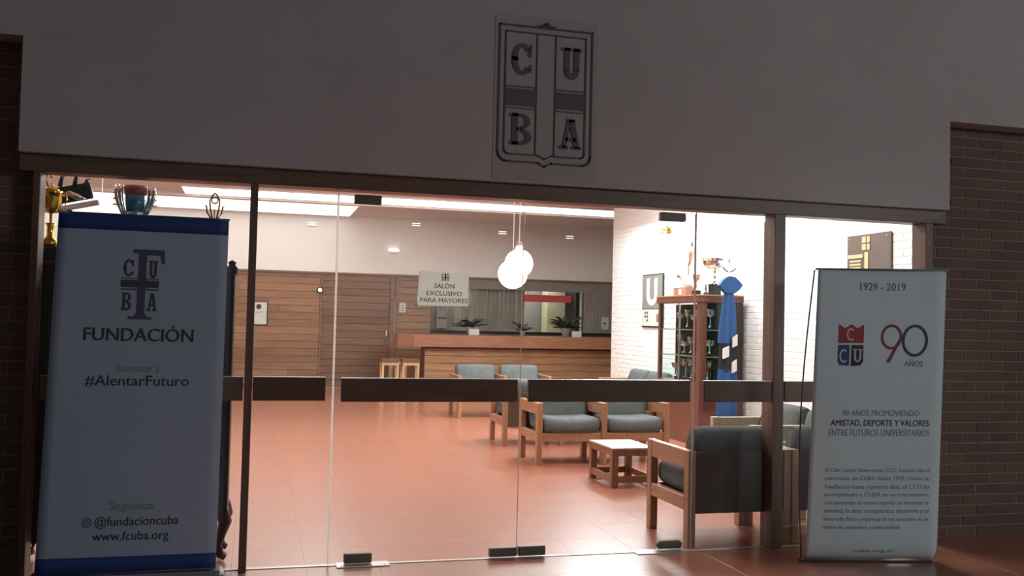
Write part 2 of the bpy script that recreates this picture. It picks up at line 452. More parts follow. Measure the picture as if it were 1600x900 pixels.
# ---- inside: right wall of painted brick
XR = 6.05
wr = B('wall_side', 'mortar_painted', None, XR, XR+.22, .12, 9.72, 0, 3.72); tag(wr, kind='structure', label='white painted brick side wall of the hall')
pb = MB().box(-.005, .01, 0, .235, 0, .066, .002).mesh('brick_p'); pb.materials.append(M['brick_painted'])
mass = MB(); cnt = 0
for r in range(48):
    z = .006+r*.0765
    if z+.066 > 3.71: break
    y = .14+(.1225 if r % 2 else 0)
    while y+.235 < 9.71:
        if 1.55 < y < 4.5 and .62 < z < 2.55 and cnt < 296:
            o = bpy.data.objects.new('brick', pb); COL.objects.link(o); o.parent = wr; o.location = (XR, y, z); cnt += 1
        else:
            x = XR-.005
            mass.add([(x, y+.003, z+.003), (x, y+.232, z+.003), (x, y+.232, z+.063), (x, y+.003, z+.063),
                      (XR+.001, y, z), (XR+.001, y+.235, z), (XR+.001, y+.235, z+.066), (XR+.001, y, z+.066)],
                     [(0, 1, 2, 3), (0, 4, 5, 1), (1, 5, 6, 2), (2, 6, 7, 3), (3, 7, 4, 0)])
        y += .245
tag(mass.build('bricks_beyond', 'brick_painted', wr), kind='stuff')

# ---- ceiling with a beam, left and far walls
cl = B('ceiling', 'ceiling_white', None, -5, 9, .12, 17.2, 3.72, 3.9); tag(cl, kind='structure', label='white ceiling of the hall')
B('ceiling_beam', 'wall_grey_white', cl, -5, 8.9, 12.2, 12.42, 3.655, 3.722)
for (a, b, y0, y1, dep) in ((-1.3, 8.6, 11.2, 12.12, .03), (-4.8, 1.9, 12.6, 14.6, .03)):   # light batten before the beam; the slab behind glows to stand for lit ceiling
    f = B('batten_glow_slab', 'plaster_white', cl, a, b, y0, y1, 3.72-dep, 3.722)
    B('light_diffuser', 'lamp_batten' if y0 < 12 else 'lit_ceiling_glow', f, a+.02, b-.02, y0+.03, y1-.03, 3.712-dep, 3.7205-dep)
for (px, py) in PANELS:
    f = B('light_panel_frame', 'plaster_white', cl, px-.62, px+.62, py-.62, py+.62, 3.69, 3.722)
    B('light_diffuser', 'lamp_panel', f, px-.57, px+.57, py-.57, py+.57, 3.682, 3.691)
tag(B('wall_far_left', 'plaster_white', None, -5.1, -4.9, .12, 17.2, 0, 3.75), kind='structure', label='plain white left wall of the hall')
YB = 14.76
wb = MB().box(-5, 8.9, YB, YB+.2, 2.482, 3.75).box(-5, 3.74, YB+.03, YB+.2, 0, 2.482).box(3.74, 8.9, YB+.03, YB+.2, 0, 1.25)
wb = wb.build('wall_back', 'wall_grey_white', None); tag(wb, kind='structure', label='back wall, greyish white above and planked wood below')
B('wood_rail', 'plank_dark', wb, -4.9, 8.9, YB-.03, YB+.005, 2.44, 2.482)
PH = .152
def planks(x0, x1, yf, z0, z1, mat, parent, seg=None):
    z = z0
    while z < z1-.02:
        zt = min(z+PH-.006, z1)
        xs = [x0]
        if seg:
            x = x0+random.uniform(.6, seg)
            while x < x1-.5: xs.append(x); x += seg*random.uniform(.8, 1.15)
        xs.append(x1)
        for a, b in zip(xs[:-1], xs[1:]):
            B('plank', mat, parent, a+.001, b-.001, yf+random.uniform(-.002, .002), yf+.026, z, zt, .003)
        z += PH
planks(-4.9, 1.33, YB, .08, 2.44, 'plank_wood', wb, 3.2)
planks(3.0, 3.74, YB, .08, 2.44, 'plank_wood', wb)
planks(3.74, 8.9, YB+.0, .08, 1.25, 'plank_dark', wb, 3)
tag(MB().box(-4.9, 1.33, YB-.012, YB+.03, 0, .08).box(3.0, 8.9, YB-.012, YB+.03, 0, .08).build('baseboard_back', 'plank_dark'), kind='structure')
# double door in the planked wall
dr = empty('door_3', (0, 0, 0), kind='structure', label='planked wooden door in the back wall beside the bar')
B('door_jamb', 'plank_dark', dr, 1.33, 1.37, YB-.02, YB+.03, 0, 2.44)
B('door_jamb', 'plank_dark', dr, 2.83, 2.93, YB-.03, YB+.03, 0, 2.44)
B('door_jamb', 'plank_dark', dr, 2.95, 3.0, YB-.02, YB+.03, 0, 2.44)
planks(1.37, 2.83, YB+.0, .02, 2.44, 'plank_dark', dr)
h = MB().tube([(2.76, YB, 1.27), (2.76, YB-.05, 1.25), (2.76, YB-.05, 1.02), (2.76, YB, 1.0)], .013)
tag(h.build('handle', 'silver', dr), 'chrome pull handle')
B('light_strip', 'poster_light', dr, 2.935, 2.945, YB-.035, YB-.02, 1.1, 1.9)

# ---- bar opening behind the counter
bw = MB().box(3.5, 8.9, 17.0, 17.2, 0, 3.72).box(3.55, 3.74, YB+.2, 17.0, 0, 3.72).box(8.7, 8.9, YB+.2, 17, 0, 3.72)
tag(bw.build('wall_bar', 'bar_dark_wall'), kind='structure', label='dim back wall of the bar room')
wn = empty('window_5', (0, 0, 0), kind='structure', label='wide serving window of the bar with blinds')
B('window_head', 'bar_dark_wall', wn, 3.74, 8.9, YB+.0, YB+.2, 2.22, 2.44)
B('window_frame', 'bar_dark_wall', wn, 7.33, 8.9, YB+.0, YB+.05, 1.25, 2.22)
B('window_post', 'seal_white', wn, 7.22, 7.26, YB-.02, YB+.02, 1.27, 2.22)
B('window_post', 'black_base', wn, 7.12, 7.20, YB, YB+.03, 1.27, 2.22)
B('window_sill', 'black_base', wn, 3.74, 8.7, YB-.03, YB+.15, 1.235, 1.285)
x = 3.78
while x < 5.85:
    B('slat', 'curtain', wn, x, x+.085, YB+.12+random.uniform(-.02, .02), YB+.128+.02, 1.29, 2.22); x += .098
x = 7.40
while x < 8.6:
    B('slat', 'curtain', wn, x, x+.075, YB-.012, YB-.002, 1.30, 2.22); x += .085
B('pane', 'glass_clear', wn, 3.75, 7.12, YB+.05, YB+.056, 1.285, 2.22)

# ---- entrance frame: header, jambs, mullions
F0, F1 = -.07, .08
tag(B('trim_1', 'frame_wood_level', None, -1.30, 4.83, F0, F1, 2.284, 2.384, .004), kind='structure', label='brown wooden header over the glass doors')
tag(B('trim_2', 'frame_wood', None, -1.225, -1.186, F0, F1, 0, 2.285, .003), kind='structure', label='brown wooden left jamb of the entrance')
tag(B('trim_3', 'frame_wood', None, -.049, -.004, F0, F1, 0, 2.285, .003), kind='structure', label='slim brown mullion beside the left banner')
tag(B('trim_4', 'frame_wood', None, 3.435, 3.517, F0, F1, 0, 2.285, .003), kind='structure', label='thick brown mullion right of the glass doors')
tag(B('trim_5', 'frame_wood', None, 4.655, 4.72, F0, F1, 0, 2.285, .003), kind='structure', label='brown wooden right jamb of the entrance')
tag(B('trim_6', 'steel_plate', None, -1.18, 4.65, -.014, .014, -.001, .004), kind='structure', label='thin metal threshold strip under the doors')
def fitting(parent, x0, x1, z0, z1, name='patch_fitting'):
    o = B(name, 'fitting_metal', parent, x0, x1, -.022, .022, z0, z1, .005)
    return o
def push_bar(parent, x0, x1, z0=.994, z1=1.136):
    o = B('push_bar', 'bar_wood', parent, x0, x1, -.062, -.028, z0, z1, .004)
    B('bar_edge', 'steel', o, x0, x1, -.0625, -.03, z1-.0015, z1+.002)
    for xx in (x0+.12, x1-.12):
        MB().tube([(xx, -.03, (z0+z1)/2), (xx, -.004, (z0+z1)/2)], .012).build('bar_bolt', 'steel', o)
    return o
def pane(parent, x0, x1, z0=.012, z1=2.282): return B('glass_pane', 'glass_clear', parent, x0, x1, -.005, .005, z0, z1)
w1 = empty('window_1', kind='structure', label='sidelight behind the left banner'); pane(w1, -1.184, -.051)
push_bar(w1, -1.15, -.056, 1.0, 1.140)
w2 = empty('window_2', kind='structure', label='narrow fixed glass beside the slim mullion'); pane(w2, -.002, .468)
push_bar(w2, .0, .423, 1.0, 1.140)
B('edge_seal', 'seal_white', w2, .466, .478, -.007, .007, .012, 2.28)
d1 = empty('door_1', kind='structure', label='left frameless glass door leaf'); pane(d1, .480, 1.655, .012, 2.262)
push_bar(d1, .516, 1.624)
fitting(d1, .567, .735, 2.205, 2.262, 'pivot_fitting'); fitting(d1, .566, .735, .012, .070, 'pivot_fitting'); fitting(d1, 1.476, 1.655, .012, .068, 'corner_lock')
B('edge_seal', 'seal_clear', d1, 1.6545, 1.6575, -.006, .006, .012, 2.262)
d2 = empty('door_2', kind='structure', label='right frameless glass door leaf'); pane(d2, 1.664, 2.867, .012, 2.262)
push_bar(d2, 1.696, 2.823)
fitting(d2, 2.605, 2.789, 2.205, 2.262, 'pivot_fitting'); fitting(d2, 1.665, 1.845, .012, .072, 'corner_lock')
o = MB().box(2.62, 2.80, -.03, .03, .018, .068, .014).build('pivot_fitting', 'fitting_metal', d2)
B('edge_seal', 'seal_clear', d2, 2.866, 2.869, -.006, .006, .012, 2.262)
w3 = empty('window_3', kind='structure', label='fixed glass between right door and thick mullion'); pane(w3, 2.877, 3.433)
B('edge_seal', 'seal_clear', w3, 2.874, 2.877, -.006, .006, .012, 2.28)
push_bar(w3, 2.922, 3.425)
w4 = empty('window_4', kind='structure', label='sidelight behind the right banner'); pane(w4, 3.519, 4.653)
push_bar(w4, 3.53, 4.60)
for (x0, x1, lab) in ((.52, .84, 'bright metal floor plate under the left door pivot'), (2.46, 2.80, 'bright metal floor plate under the right door pivot')):
    o = B('floor_plate', 'steel_plate', None, x0, x1, -.075, .04, .0005, .006, .002); tag(o, lab, 'floor plate', 'floor plates of the door pivots')
    for xx in (x0+.03, x1-.03):
        MB().lathe([(.006, 0), (.006, .0015)], (xx, -.05, .006), 8).build('screw', 'steel_dark', o)

# ================================================================== EMBLEM AND SIGNS
em = empty('wall_emblem', (0, 0, 0), label='large dark crest with letters C U B A on the white wall above the doors', cat='emblem')
B('backing_sheet', 'emblem_sheet', em, 1.407, 2.096, -.1235, -.1195, 2.400, 3.450)
EP = lambda a, b: (a, -.1250, b)
def outline(x0, x1, z0, z1, r, t):
    pts = [(x0, z1), (x0, z0+r)]
    for k in range(1, 6): pts.append((x0+r-r*math.cos(k*PI/10), z0+r-r*math.sin(k*PI/10)))
    cx = (x0+x1)/2
    pts += [(cx-.045, z0), (cx, z0-.022), (cx+.045, z0)]
    for k in range(5, -1, -1): pts.append((x1-r+r*math.cos(k*PI/10), z0+r-r*math.sin(k*PI/10)))
    pts += [(x1, z1), (x0, z1)]
    out = []
    for a, b in zip(pts[:-1], pts[1:]):
        d = Vector((b[0]-a[0], b[1]-a[1]));
        if d.length < 1e-6: continue
        n = Vector((-d.y, d.x)).normalized()*t/2; e = d.normalized()*t/2
        out.append([(a[0]-e.x+n.x, a[1]-e.y+n.y), (b[0]+e.x+n.x, b[1]+e.y+n.y), (b[0]+e.x-n.x, b[1]+e.y-n.y), (a[0]-e.x-n.x, a[1]-e.y-n.y)])
    return out
def solid(polys, name, mat, parent, y0=-.131, y1=-.1225):
    mb = MB()
    for p in polys: mb.prism(p, 'xz', y0, y1)
    return mb.build(name, mat, parent)
solid(outline(1.437, 2.055, 2.515, 3.383, .06, .011), 'outer_border', 'emblem_paint', em)
solid(outline(1.477, 2.013, 2.562, 3.342, .03, .008), 'inner_border', 'emblem_paint', em)
solid([rect(1.681, 1.687, 2.56, 3.34)], 'line', 'emblem_paint', em); solid([rect(1.806, 1.812, 2.56, 3.34)], 'line', 'emblem_paint', em)
for (a, b) in ((1.479, 1.682), (1.811, 2.011)):
    solid([rect(a, b, 2.872, 2.978)], 'band', 'emblem_paint', em)
    solid([rect(a, b, 2.990, 2.996)], 'line', 'emblem_paint', em); solid([rect(a, b, 2.852, 2.858)], 'line', 'emblem_paint', em)
for ch, r in (('C', (1.517, 1.648, 3.068, 3.272)), ('U', (1.848, 1.984, 3.068, 3.272)), ('B', (1.512, 1.656, 2.622, 2.822)), ('A', (1.843, 1.992, 2.616, 2.812))):
    solid(put(slab_letter(ch), r), 'letter', 'emblem_paint', em)
MB().lathe([(.0, -.012), (.018, -.008), (.022, 0), (.012, .012), (0, .02)], (1.745, -.133, 3.402), 10).box(1.69, 1.80, -.14, -.122, 3.388, 3.398, .003).build('crest_ornament', 'emblem_paint', em)

# notice taped inside the left glass door
nt = empty('paper_notice', (0, 0, 0), label='grey printed notice taped on the left glass door', cat='sign')
nx0, nx1, nz0, nz1 = .975, 1.302, 1.588, 1.806
def NP(u, v): return (nx0+u*(nx1-nx0), -.0112, nz0+v*(nz1-nz0))
me = MB(); me.add([(nx0+.006, -.0105, nz1), (nx1-.004, -.0105, nz1-.004), (nx1, -.0105, nz0+.004), (nx0-.004, -.0105, nz0), (nx0+.006, -.0065, nz1), (nx1-.004, -.0065, nz1-.004), (nx1, -.0065, nz0+.004), (nx0-.004, -.0065, nz0)],
                [(0, 3, 2, 1), (4, 5, 6, 7), (0, 1, 5, 4), (1, 2, 6, 5), (2, 3, 7, 6), (3, 0, 4, 7)])
me.build('sheet', 'paper_translucent', nt)
lettering('SALÓN', (.32, .71, .52, .69), NP, 'ink_sign', nt, bold=.012)
lettering('EXCLUSIVO', (.17, .86, .31, .44), NP, 'ink_sign', nt, bold=.012)
lettering('PARA MAYORES', (.05, .98, .11, .24), NP, 'ink_sign', nt, bold=.004)
q = [rect(.515, .545, .74, .95), rect(.45, .61, .825, .855)]
for ch, r in (('C', (.455, .505, .88, .95)), ('U', (.555, .605, .88, .95)), ('B', (.455, .505, .74, .81)), ('A', (.555, .605, .74, .81))): q += put(slab_letter(ch), r)
shape(q, NP, 'ink_sign', nt, 'printed_crest')
for (a, b) in ((nx1+.004, nz0-.004), (nx0-.012, nz0+.004)):
    B('tape', 'poster_white', nt, a-.008, a+.014, -.0125, -.0055, b-.008, b+.014)

# ================================================================== BANNERS
def banner_map(bl, br, tl, tr, disp):
    bl, br, tl, tr = map(Vector, (bl, br, tl, tr)); n = (br-bl).cross(tl-bl).normalized()
    if n.y > 0: n = -n
    def P(u, v, off=0.0):
        p = (bl*(1-u)+br*u)*(1-v)+(tl*(1-u)+tr*u)*v
        return p+n*(disp(u, v)+off)
    return P
def banner_sheet(P, name, mat, parent, v0=0, v1=1, off=0, th=.0015, nu=16, nv=40):
    vs = []; fs = []
    for k in (off, off-th):
        for j in range(nv+1):
            for i in range(nu+1): vs.append(P(i/nu, v0+(v1-v0)*j/nv, k))
    W = nu+1; K = W*(nv+1)
    for j in range(nv):
        for i in range(nu):
            a = j*W+i; fs.append((a, a+1, a+W+1, a+W)); fs.append((K+a, K+a+W, K+a+W+1, K+a+1))
    for j in range(nv):
        fs.append((j*W, (j+1)*W, K+(j+1)*W, K+j*W)); a = j*W+nu; fs.append((a, K+a, K+a+W, a+W))
    for i in range(nu):
        fs.append((i, K+i, K+i+1, i+1)); a = nv*W+i; fs.append((a, a+1, K+a+1, K+a))
    mb = MB(); mb.add(vs, fs, True); return mb.build(name, mat, parent)
# left banner
lb = empty('rollup_banner', (0, 0, 0), label='left pull-up banner reading FUNDACIÓN, pale with blue bands top and bottom', cat='banner')
P1 = banner_map((-1.051, -.5, .145), (-.161, -.5, .143), (-1.013, -.45, 2.027), (-.155, -.45, 2.025), lambda u, v: .004*math.sin(PI*u))
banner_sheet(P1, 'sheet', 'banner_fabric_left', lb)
banner_sheet(P1, 'blue_band', 'banner_blue', lb, .954, 1.0, .0012, .001, 16, 2); banner_sheet(P1, 'blue_band', 'banner_blue', lb, 0.0, .043, .0012, .001, 16, 2)
L1 = lambda u, v: P1(u, v, .0018)
# serif F with the four small letters and the bar
f = [rect(.474, .521, .712, .892), rect(.428, .562, .703, .711), [(.440, .891), (.61, .891), (.625, .902), (.440, .902)], rect(.47, .60, .886, .892),
     [(.595, .893), (.624, .90), (.627, .862), (.612, .862)], [(.452, .710), (.542, .710), (.521, .720), (.474, .720)]]
shape(f, L1, 'ink_navy', lb, 'letter')
L1b = lambda u, v: P1(u, v, .0024)
shape([rect(.378, .597, .794, .814)], L1b, 'ink_black', lb, 'bar')
shape([rect(.378, .597, .786, .790), rect(.378, .597, .8175, .820)], L1, 'ink_navy', lb, 'thin_line')
for ch, r in (('C', (.389, .446, .824, .874)), ('U', (.534, .588, .821, .871)), ('B', (.386, .443, .728, .778)), ('A', (.533, .593, .728, .778))):
    shape(put(slab_letter(ch), r), L1, 'ink_black', lb, 'letter')
lettering('FUNDACIÓN', (.182, .816, .641, .688), L1, 'ink_black', lb, bold=.028)
lettering('Sumate', (.377, .578, .554, .578), L1, 'ink_grey', lb); lettering('a', (.603, .627, .554, .571), L1, 'ink_grey', lb)
lettering('#AlentarFuturo', (.207, .80, .513, .545), L1, 'ink_navy', lb, bold=.008)
lettering('Seguinos', (.385, .633, .164, .195), L1, 'ink_grey', lb)
lettering('@fundacioncuba', (.307, .776, .120, .154), L1, 'ink_navy', lb, bold=.004)
lettering('www.fcuba.org', (.299, .723, .080, .112), L1, 'ink_navy', lb, bold=.004)
shape(ring_polys(.266, .138, .027, .0135, .005, .0025, n=20)+ring_polys(.266, .138, .013, .0065, .005, .0025, n=12), L1, 'ink_navy', lb, 'icon')
B('top_rail', 'steel', lb, -1.02, -.15, -.452, -.440, 2.019, 2.030)
MB().box(-1.09, -.12, -.57, -.42, .03, .142, .02).build('base', 'steel', lb)
for xx in (-.98, -.25): B('foot', 'steel_dark', lb, xx-.03, xx+.03, -.66, -.34, 0, .03, .005)
MB().tube([(-.60, -.44, .13), (-.585, -.415, 2.02)], .009).build('support_pole', 'steel_dark', lb)
# right banner
rb = empty('rollup_banner', (0, 0, 0), label='right pull-up banner reading 1929 - 2019 with red and blue 90 and shield', cat='banner')
def rdisp(u, v):
    d = -.05*max(0, (u-.93)/.07)**2*.6
    d += .010*math.sin(PI*u)*(1-v)+.006*math.sin(5*u+2*v)
    if v < .06: d -= .035*((.06-v)/.06)**2
    return d
P2 = banner_map((3.456, -.45, .022), (4.335, -.62, .022), (3.525, -.45, 1.889), (4.39, -.62, 1.904), rdisp)
banner_sheet(P2, 'sheet', 'banner_fabric', rb, 0, 1, 0, .0015, 28, 48)
L2 = lambda u, v: P2(u, v, .0015)
L2b = lambda u, v: P2(u, v, .0024)
lettering('1929 - 2019', (.328, .677, .928, .955), L2, 'ink_grey', rb, bold=.006)
def shield_top(u0, u1, v0, v1):
    c = (u0+u1)/2; s = (v1-v0)*.09
    pts = [(u0, v0), (u1, v0), (u1, v1-s)]
    for k in range(1, 12):
        t = k/12; uu = u1+(u0-u1)*t; pts.append((uu, v1-s-s*.6*math.sin(PI*min(1, abs(2*t-1)*1.0)) + s*1.5*max(0, 1-abs(2*t-1)*4)))
    pts.append((u0, v1-s)); return pts
c = [(.169+(.371-.169)*k/12, 0) for k in range(13)]
top = []
for k in range(12):
    def tv(t): return .803+.006*math.cos(4*PI*(t-.5)) 
    a, b = k/12, (k+1)/12
    top.append([(.174+.194*a, .745), (.174+.194*b, .745), (.174+.194*b, tv(b)), (.174+.194*a, tv(a))])
shape(top, L2, 'print_red', rb, 'shield_field')
shape([[(.174, .738), (.174, .680), (.190, .668), (.262, .666), (.262, .738)]], L2, 'print_blue', rb, 'shield_field')
shape([[(.276, .738), (.276, .664), (.350, .668), (.368, .680), (.368, .738)]], L2, 'print_dark', rb, 'shield_field')
def gothic_c(r):
    return put(ring_polys(.5, .5, .5, .5, .2, .14, .25*PI, 1.75*PI, 16), r)
shape(gothic_c((.236, .302, .752, .797)), L2b, 'print_white', rb, 'letter'); shape(gothic_c((.186, .252, .676, .724)), L2b, 'print_white', rb, 'letter')
shape(put([rect(.12, .32, .3, 1), rect(.68, .88, .3, 1), rect(0, .44, .9, 1), rect(.56, 1, .9, 1)]+ring_polys(.5, .3, .38, .3, .2, .14, PI, 2*PI, 10), (.290, .360, .679, .724)), L2b, 'print_white', rb, 'letter')
shape(ring_polys(.581, .767, .082, .044, .020, .0095, n=40)+[[(.662, .762), (.640, .762), (.545, .680), (.572, .677)]], L2, 'print_maroon', rb, 'numeral')
shape(ring_polys(.760, .755, .099, .056, .020, .0095, n=40), L2b, 'print_teal', rb, 'numeral')
lettering('AÑOS', (.686, .827, .665, .690), L2, 'ink_grey', rb, bold=.004)
lettering('90 AÑOS PROMOVIENDO', (.229, .812, .493, .518), L2, 'ink_grey', rb)
lettering('AMISTAD, DEPORTE Y VALORES', (.141, .888, .455, .480), L2, 'ink_black', rb, bold=.02)
lettering('ENTRE FUTUROS UNIVERSITARIOS', (.13, .895, .424, .447), L2, 'ink_grey', rb)
para = ['El Club Cadete Universitario, CCU, funciona bajo el', 'patrocinio de CUBA desde 1929. Desde su', 'fundación hasta nuestros días, el CCU ha', 'acompañado a CUBA en su crecimiento,',
        'compartiendo el mismo espíritu de fomentar la', 'amistad, la sana competencia deportiva y el', 'desarrollo físico y espiritual de sus asociados en un', 'ámbito de camaradería y confraternidad.']
for k, t in enumerate(para):
    v = .296-k*.0278
    lettering(t, (.118, .906 if k < 7 else .696, v, v+.018), L2, 'ink_grey', rb)
lettering('cuba.org.ar', (.354, .66, .023, .037), L2, 'ink_grey', rb)
d = (Vector((4.39, -.62, 0))-Vector((3.525, -.45, 0))); ang = math.atan2(d.y, d.x)
o = MB().box(-.012, d.length+.004, -.008, .008, -.006, .006).build('top_rail', 'steel_dark', rb); o.location = (3.525, -.447, 1.892); o.rotation_euler = (0, -math.atan2(.015, d.length), ang)
pts = []
for k in range(13):
    t = k/12; pts.append((3.51-.075*math.sin(t*PI*.55)-.0*t, -.435+.05*math.sin(t*PI), 1.885*(1-t)+.03*t))
MB().tube(pts, .005, 6).build('tension_pole', 'steel_dark', rb)
pts = [(x+.86, y-.16, z) for x, y, z in pts]
o = MB().box(-.02, d.length-.02, -.0, .05, 0, .012, .004).build('base', 'steel_dark', rb); o.location = (3.46, -.43, 0); o.rotation_euler = (0, 0, ang)

# ================================================================== SEATING
def seating(name, n, label, pitch=.725, group=None, wood_l='chair_wood_level', wood_v='chair_wood', cat='armchair', cush=True):
    """front at y=0 facing -y, side frames at x = 0, pitch, 2*pitch; rear at y=.70"""
    r = empty(name, label=label, cat=cat, group=group)
    T = .057
    for k in range(n+1):
        x = k*pitch
        B('leg', wood_v, r, x, x+T, 0, .075, 0, .655, .004); B('leg', wood_v, r, x, x+T, .625, .70, 0, .655, .004)
        B('arm_rail', wood_l, r, x+.002, x+T-.002, .075, .625, .530, .653, .004)
        B('side_rail', wood_l, r, x+.002, x+T-.002, .075, .625, .245, .338, .004)
    W = n*pitch
    for k in range(n):
        a = k*pitch+T; b = (k+1)*pitch
        B('front_rail', wood_l, r, a, b, .02, .05, .245, .335, .003)
        B('seat_board', wood_l, r, a, b, .05, .63, .29, .315)
        B('back_panel', 'shaded_back_wood', r, a, b, .672, .696, .230, .645, .003)  # unlit back: its shade is put into a darker wood colour
        def sag(q, p):
            q = q.copy(); q.z += .022*(p.x*p.x-.5)*(1 if p.y < 0 else .6)+(-.0 if p.z < 0 else .012*abs(p.x)**3); return q
        me = weld(cushion((a+b)/2, .285, .405, b-a-.01, .56, .165, .42, .05, 8, sag), 'seat_cushion')
        link_mesh('seat_cushion', me, 'fabric_grey', r)
        rot = Matrix.Rotation(math.radians(-13), 3, 'X')
        me = weld(cushion((a+b)/2, .545, .59, b-a-.014, .165, .44, .44, .06, 8, None, rot), 'back_cushion')
        c = link_mesh('back_cushion', me, 'fabric_grey', r)
        rr = rot; pp = []
        for sgn in (-1, 1):
            xx = (a+b)/2+sgn*(b-a-.05)/2
            pp = [Vector((xx, .545, .59))+rr @ Vector((0, math.cos(t)*.075, math.sin(t)*.21)) for t in [i*PI/8 for i in range(17)]]
            MB().tube(pp, .004, 5).build('seam', 'fabric_seam', c)
    return r
ch1 = seating('armchair', 1, 'wooden armchair with grey cushions, back to the glass beside the right door')
ch1.rotation_euler = (0, 0, PI); ch1.location = (3.645, .73, 0)          # faces into the hall, rear near the glass
ch1b = copy_tree(ch1); ch1b['label'] = 'wooden armchair with grey cushions behind the thick mullion, partly behind right banner'
ch1b.location = (4.435, .73, 0)
sofa = seating('double_armchair', 2, 'two-seat wooden armchair with grey cushions facing the doors behind the coffee table', cat='sofa')
sofa.location = (2.896, 3.68, 0)
s2 = copy_tree(sofa); s2['label'] = 'wooden two-seater with its back to the entrance, left behind the nearest two-seater'; s2.location = (4.44, 5.92, 0); s2.rotation_euler = (0, 0, PI)
s3 = copy_tree(sofa); s3['label'] = 'farthest wooden two-seater with grey cushions, in front of the bar counter'; s3.location = (3.055, 8.45, 0)
s4 = copy_tree(sofa); s4['label'] = 'wooden two-seater against the white wall, far side of the trophy cabinet'; s4.location = (5.30, 8.35, 0); s4.rotation_euler = (0, 0, -PI/2)
s5 = seating('double_armchair', 2, 'pale wooden two-seater with grey cushions behind the near armchairs', cat='sofa', wood_l='beige_wood', wood_v='beige_wood')
s5.location = (4.17, 2.28, 0); s5.rotation_euler = (0, 0, -PI/2)

def coffee(name, label):
    r = empty(name, label=label, cat='coffee table', group='low wooden coffee tables'); W, D, H, t = .43, .62, .365, .062
    for x in (0, W-t):
        for y in (0, D-t): B('leg', 'table_wood', r, x, x+t, y, y+t, 0, H-.018, .003)
    for y in (0.004, D-.032): B('apron', 'table_wood', r, t, W-t, y, y+.028, H-.075, H-.018, .002); B('stretcher', 'table_wood', r, t, W-t, y, y+.028, .045, .105, .002)
    for x in (0.004, W-.032): B('apron', 'table_wood', r, x, x+.028, t, D-t, H-.075, H-.018, .002); B('stretcher', 'table_wood', r, x, x+.028, t, D-t, .045, .105, .002)
    B('tabletop', 'table_top_wood', r, -.004, W+.004, -.004, D+.004, H-.018, H, .003)
    return r
t1 = coffee('coffee_table', 'low wooden coffee table with worn pale top in front of the two-seater'); t1.location = (3.2, 2.30, 0)
t2 = copy_tree(t1); t2.location = (3.65, 7.0, 0); t2['label'] = 'low wooden coffee table between the two far two-seaters'

# ================================================================== BAR COUNTER AND STOOLS
bc = empty('bar_counter', (0, 0, 0), label='long planked wooden bar counter with thick wooden top', cat='counter')
YC = 13.0
top = [(2.80, YC+.25), (3.10, YC), (3.4, YC-.02), (8.6, YC-.02), (8.6, YC+.75), (2.80, YC+.75)]
MB().prism(top, 'xy', .965, 1.205).build('counter_top', 'counter_rail_wood', bc)
B('counter_body', 'plank_dark', bc, 3.42, 8.55, YC+.26, YC+.68, 0, .965)
z = .02; k = 0
while z < .93:
    zt = min(z+PH-.007, .96)
    for a, b in ((3.36, 5.6), (5.6, 8.55)):
        B('plank', 'counter_wood', bc, a, b-.002, YC+.228+random.uniform(-.002, .002), YC+.26, z, zt, .003)
    z += PH
B('counter_end', 'plank_dark', bc, 3.36, 3.42, YC+.26, YC+.68, 0, .965)
def stool(label, loc, rz=0):
    r = empty('bar_stool', loc, rz, label=label, cat='stool', group='wooden stools at the end of the bar'); W = .33
    for x in (-W/2, W/2-.04):
        for y in (-W/2, W/2-.04): B('leg', 'stool_wood', r, x, x+.04, y, y+.04, 0, .66, .003)
    for y in (-W/2+.005, W/2-.035): B('rail', 'stool_wood', r, -W/2+.04, W/2-.04, y, y+.03, .60, .655); B('rail', 'stool_wood', r, -W/2+.04, W/2-.04, y, y+.03, .16, .20)
    for x in (-W/2+.005, W/2-.035): B('rail', 'stool_wood', r, x, x+.03, -W/2+.04, W/2-.04, .60, .655)
    B('seat', 'stool_seat_wood', r, -W/2-.01, W/2+.01, -W/2-.01, W/2+.01, .66, .725, .01)
    return r
st = stool('pale-legged bar stool farthest left at the end of the bar', (2.58, 12.75, 0))
st2 = copy_tree(st); st2.location = (2.99, 12.78, 0); st2['label'] = 'bar stool directly under the left end of the bar top'
st3 = copy_tree(st); st3.location = (2.86, 13.55, 0); st3['label'] = 'bar stool half hidden behind the front two stools'

# ---- things on and behind the bar
def plant(name, loc, label, s=1.0, n=26):
    r = empty(name, loc, label=label, cat='plant', group='potted plants on the bar window sill')
    MB().lathe([(.055*s, 0), (.075*s, .12*s), (.08*s, .13*s), (.06*s, .13*s)], (0, 0, 0), 12).build('pot', 'pot', r)
    mb = MB(); rnd = random.Random(n)
    for k in range(n):
        a = rnd.uniform(0, 2*PI); L = rnd.uniform(.16, .34)*s; e = rnd.uniform(.1, 1.0)
        pts = []
        for j in range(5):
            t = j/4; pts.append(Vector((math.cos(a)*L*t, math.sin(a)*L*t*.5, .12*s+L*e*math.sin(t*1.9)*.7)))
        wv = Vector((-math.sin(a), math.cos(a), .4)).normalized()*.028*s
        vs = []; 
        for j, p in enumerate(pts):
            ww = wv*math.sin(PI*(j+.35)/4.6); vs += [p-ww, p+ww]
        mb.add(vs, [(2*j, 2*j+1, 2*j+3, 2*j+2) for j in range(4)], True)
    mb.build('leaves', 'leaf', r)
    return r
SZ = 1.2055
plant('potted_plant', (4.35, YC+.45, SZ), 'dark leafy potted plant near the left end of the bar, behind a small card', 1.3, 40)
plant('potted_plant', (5.50, YC+.5, SZ), 'small dark potted plant in the middle of the bar', .9, 24)
plant('potted_plant', (6.45, YC+.45, SZ), 'wide spreading potted plant on the bar below the red sign', 1.45, 50)
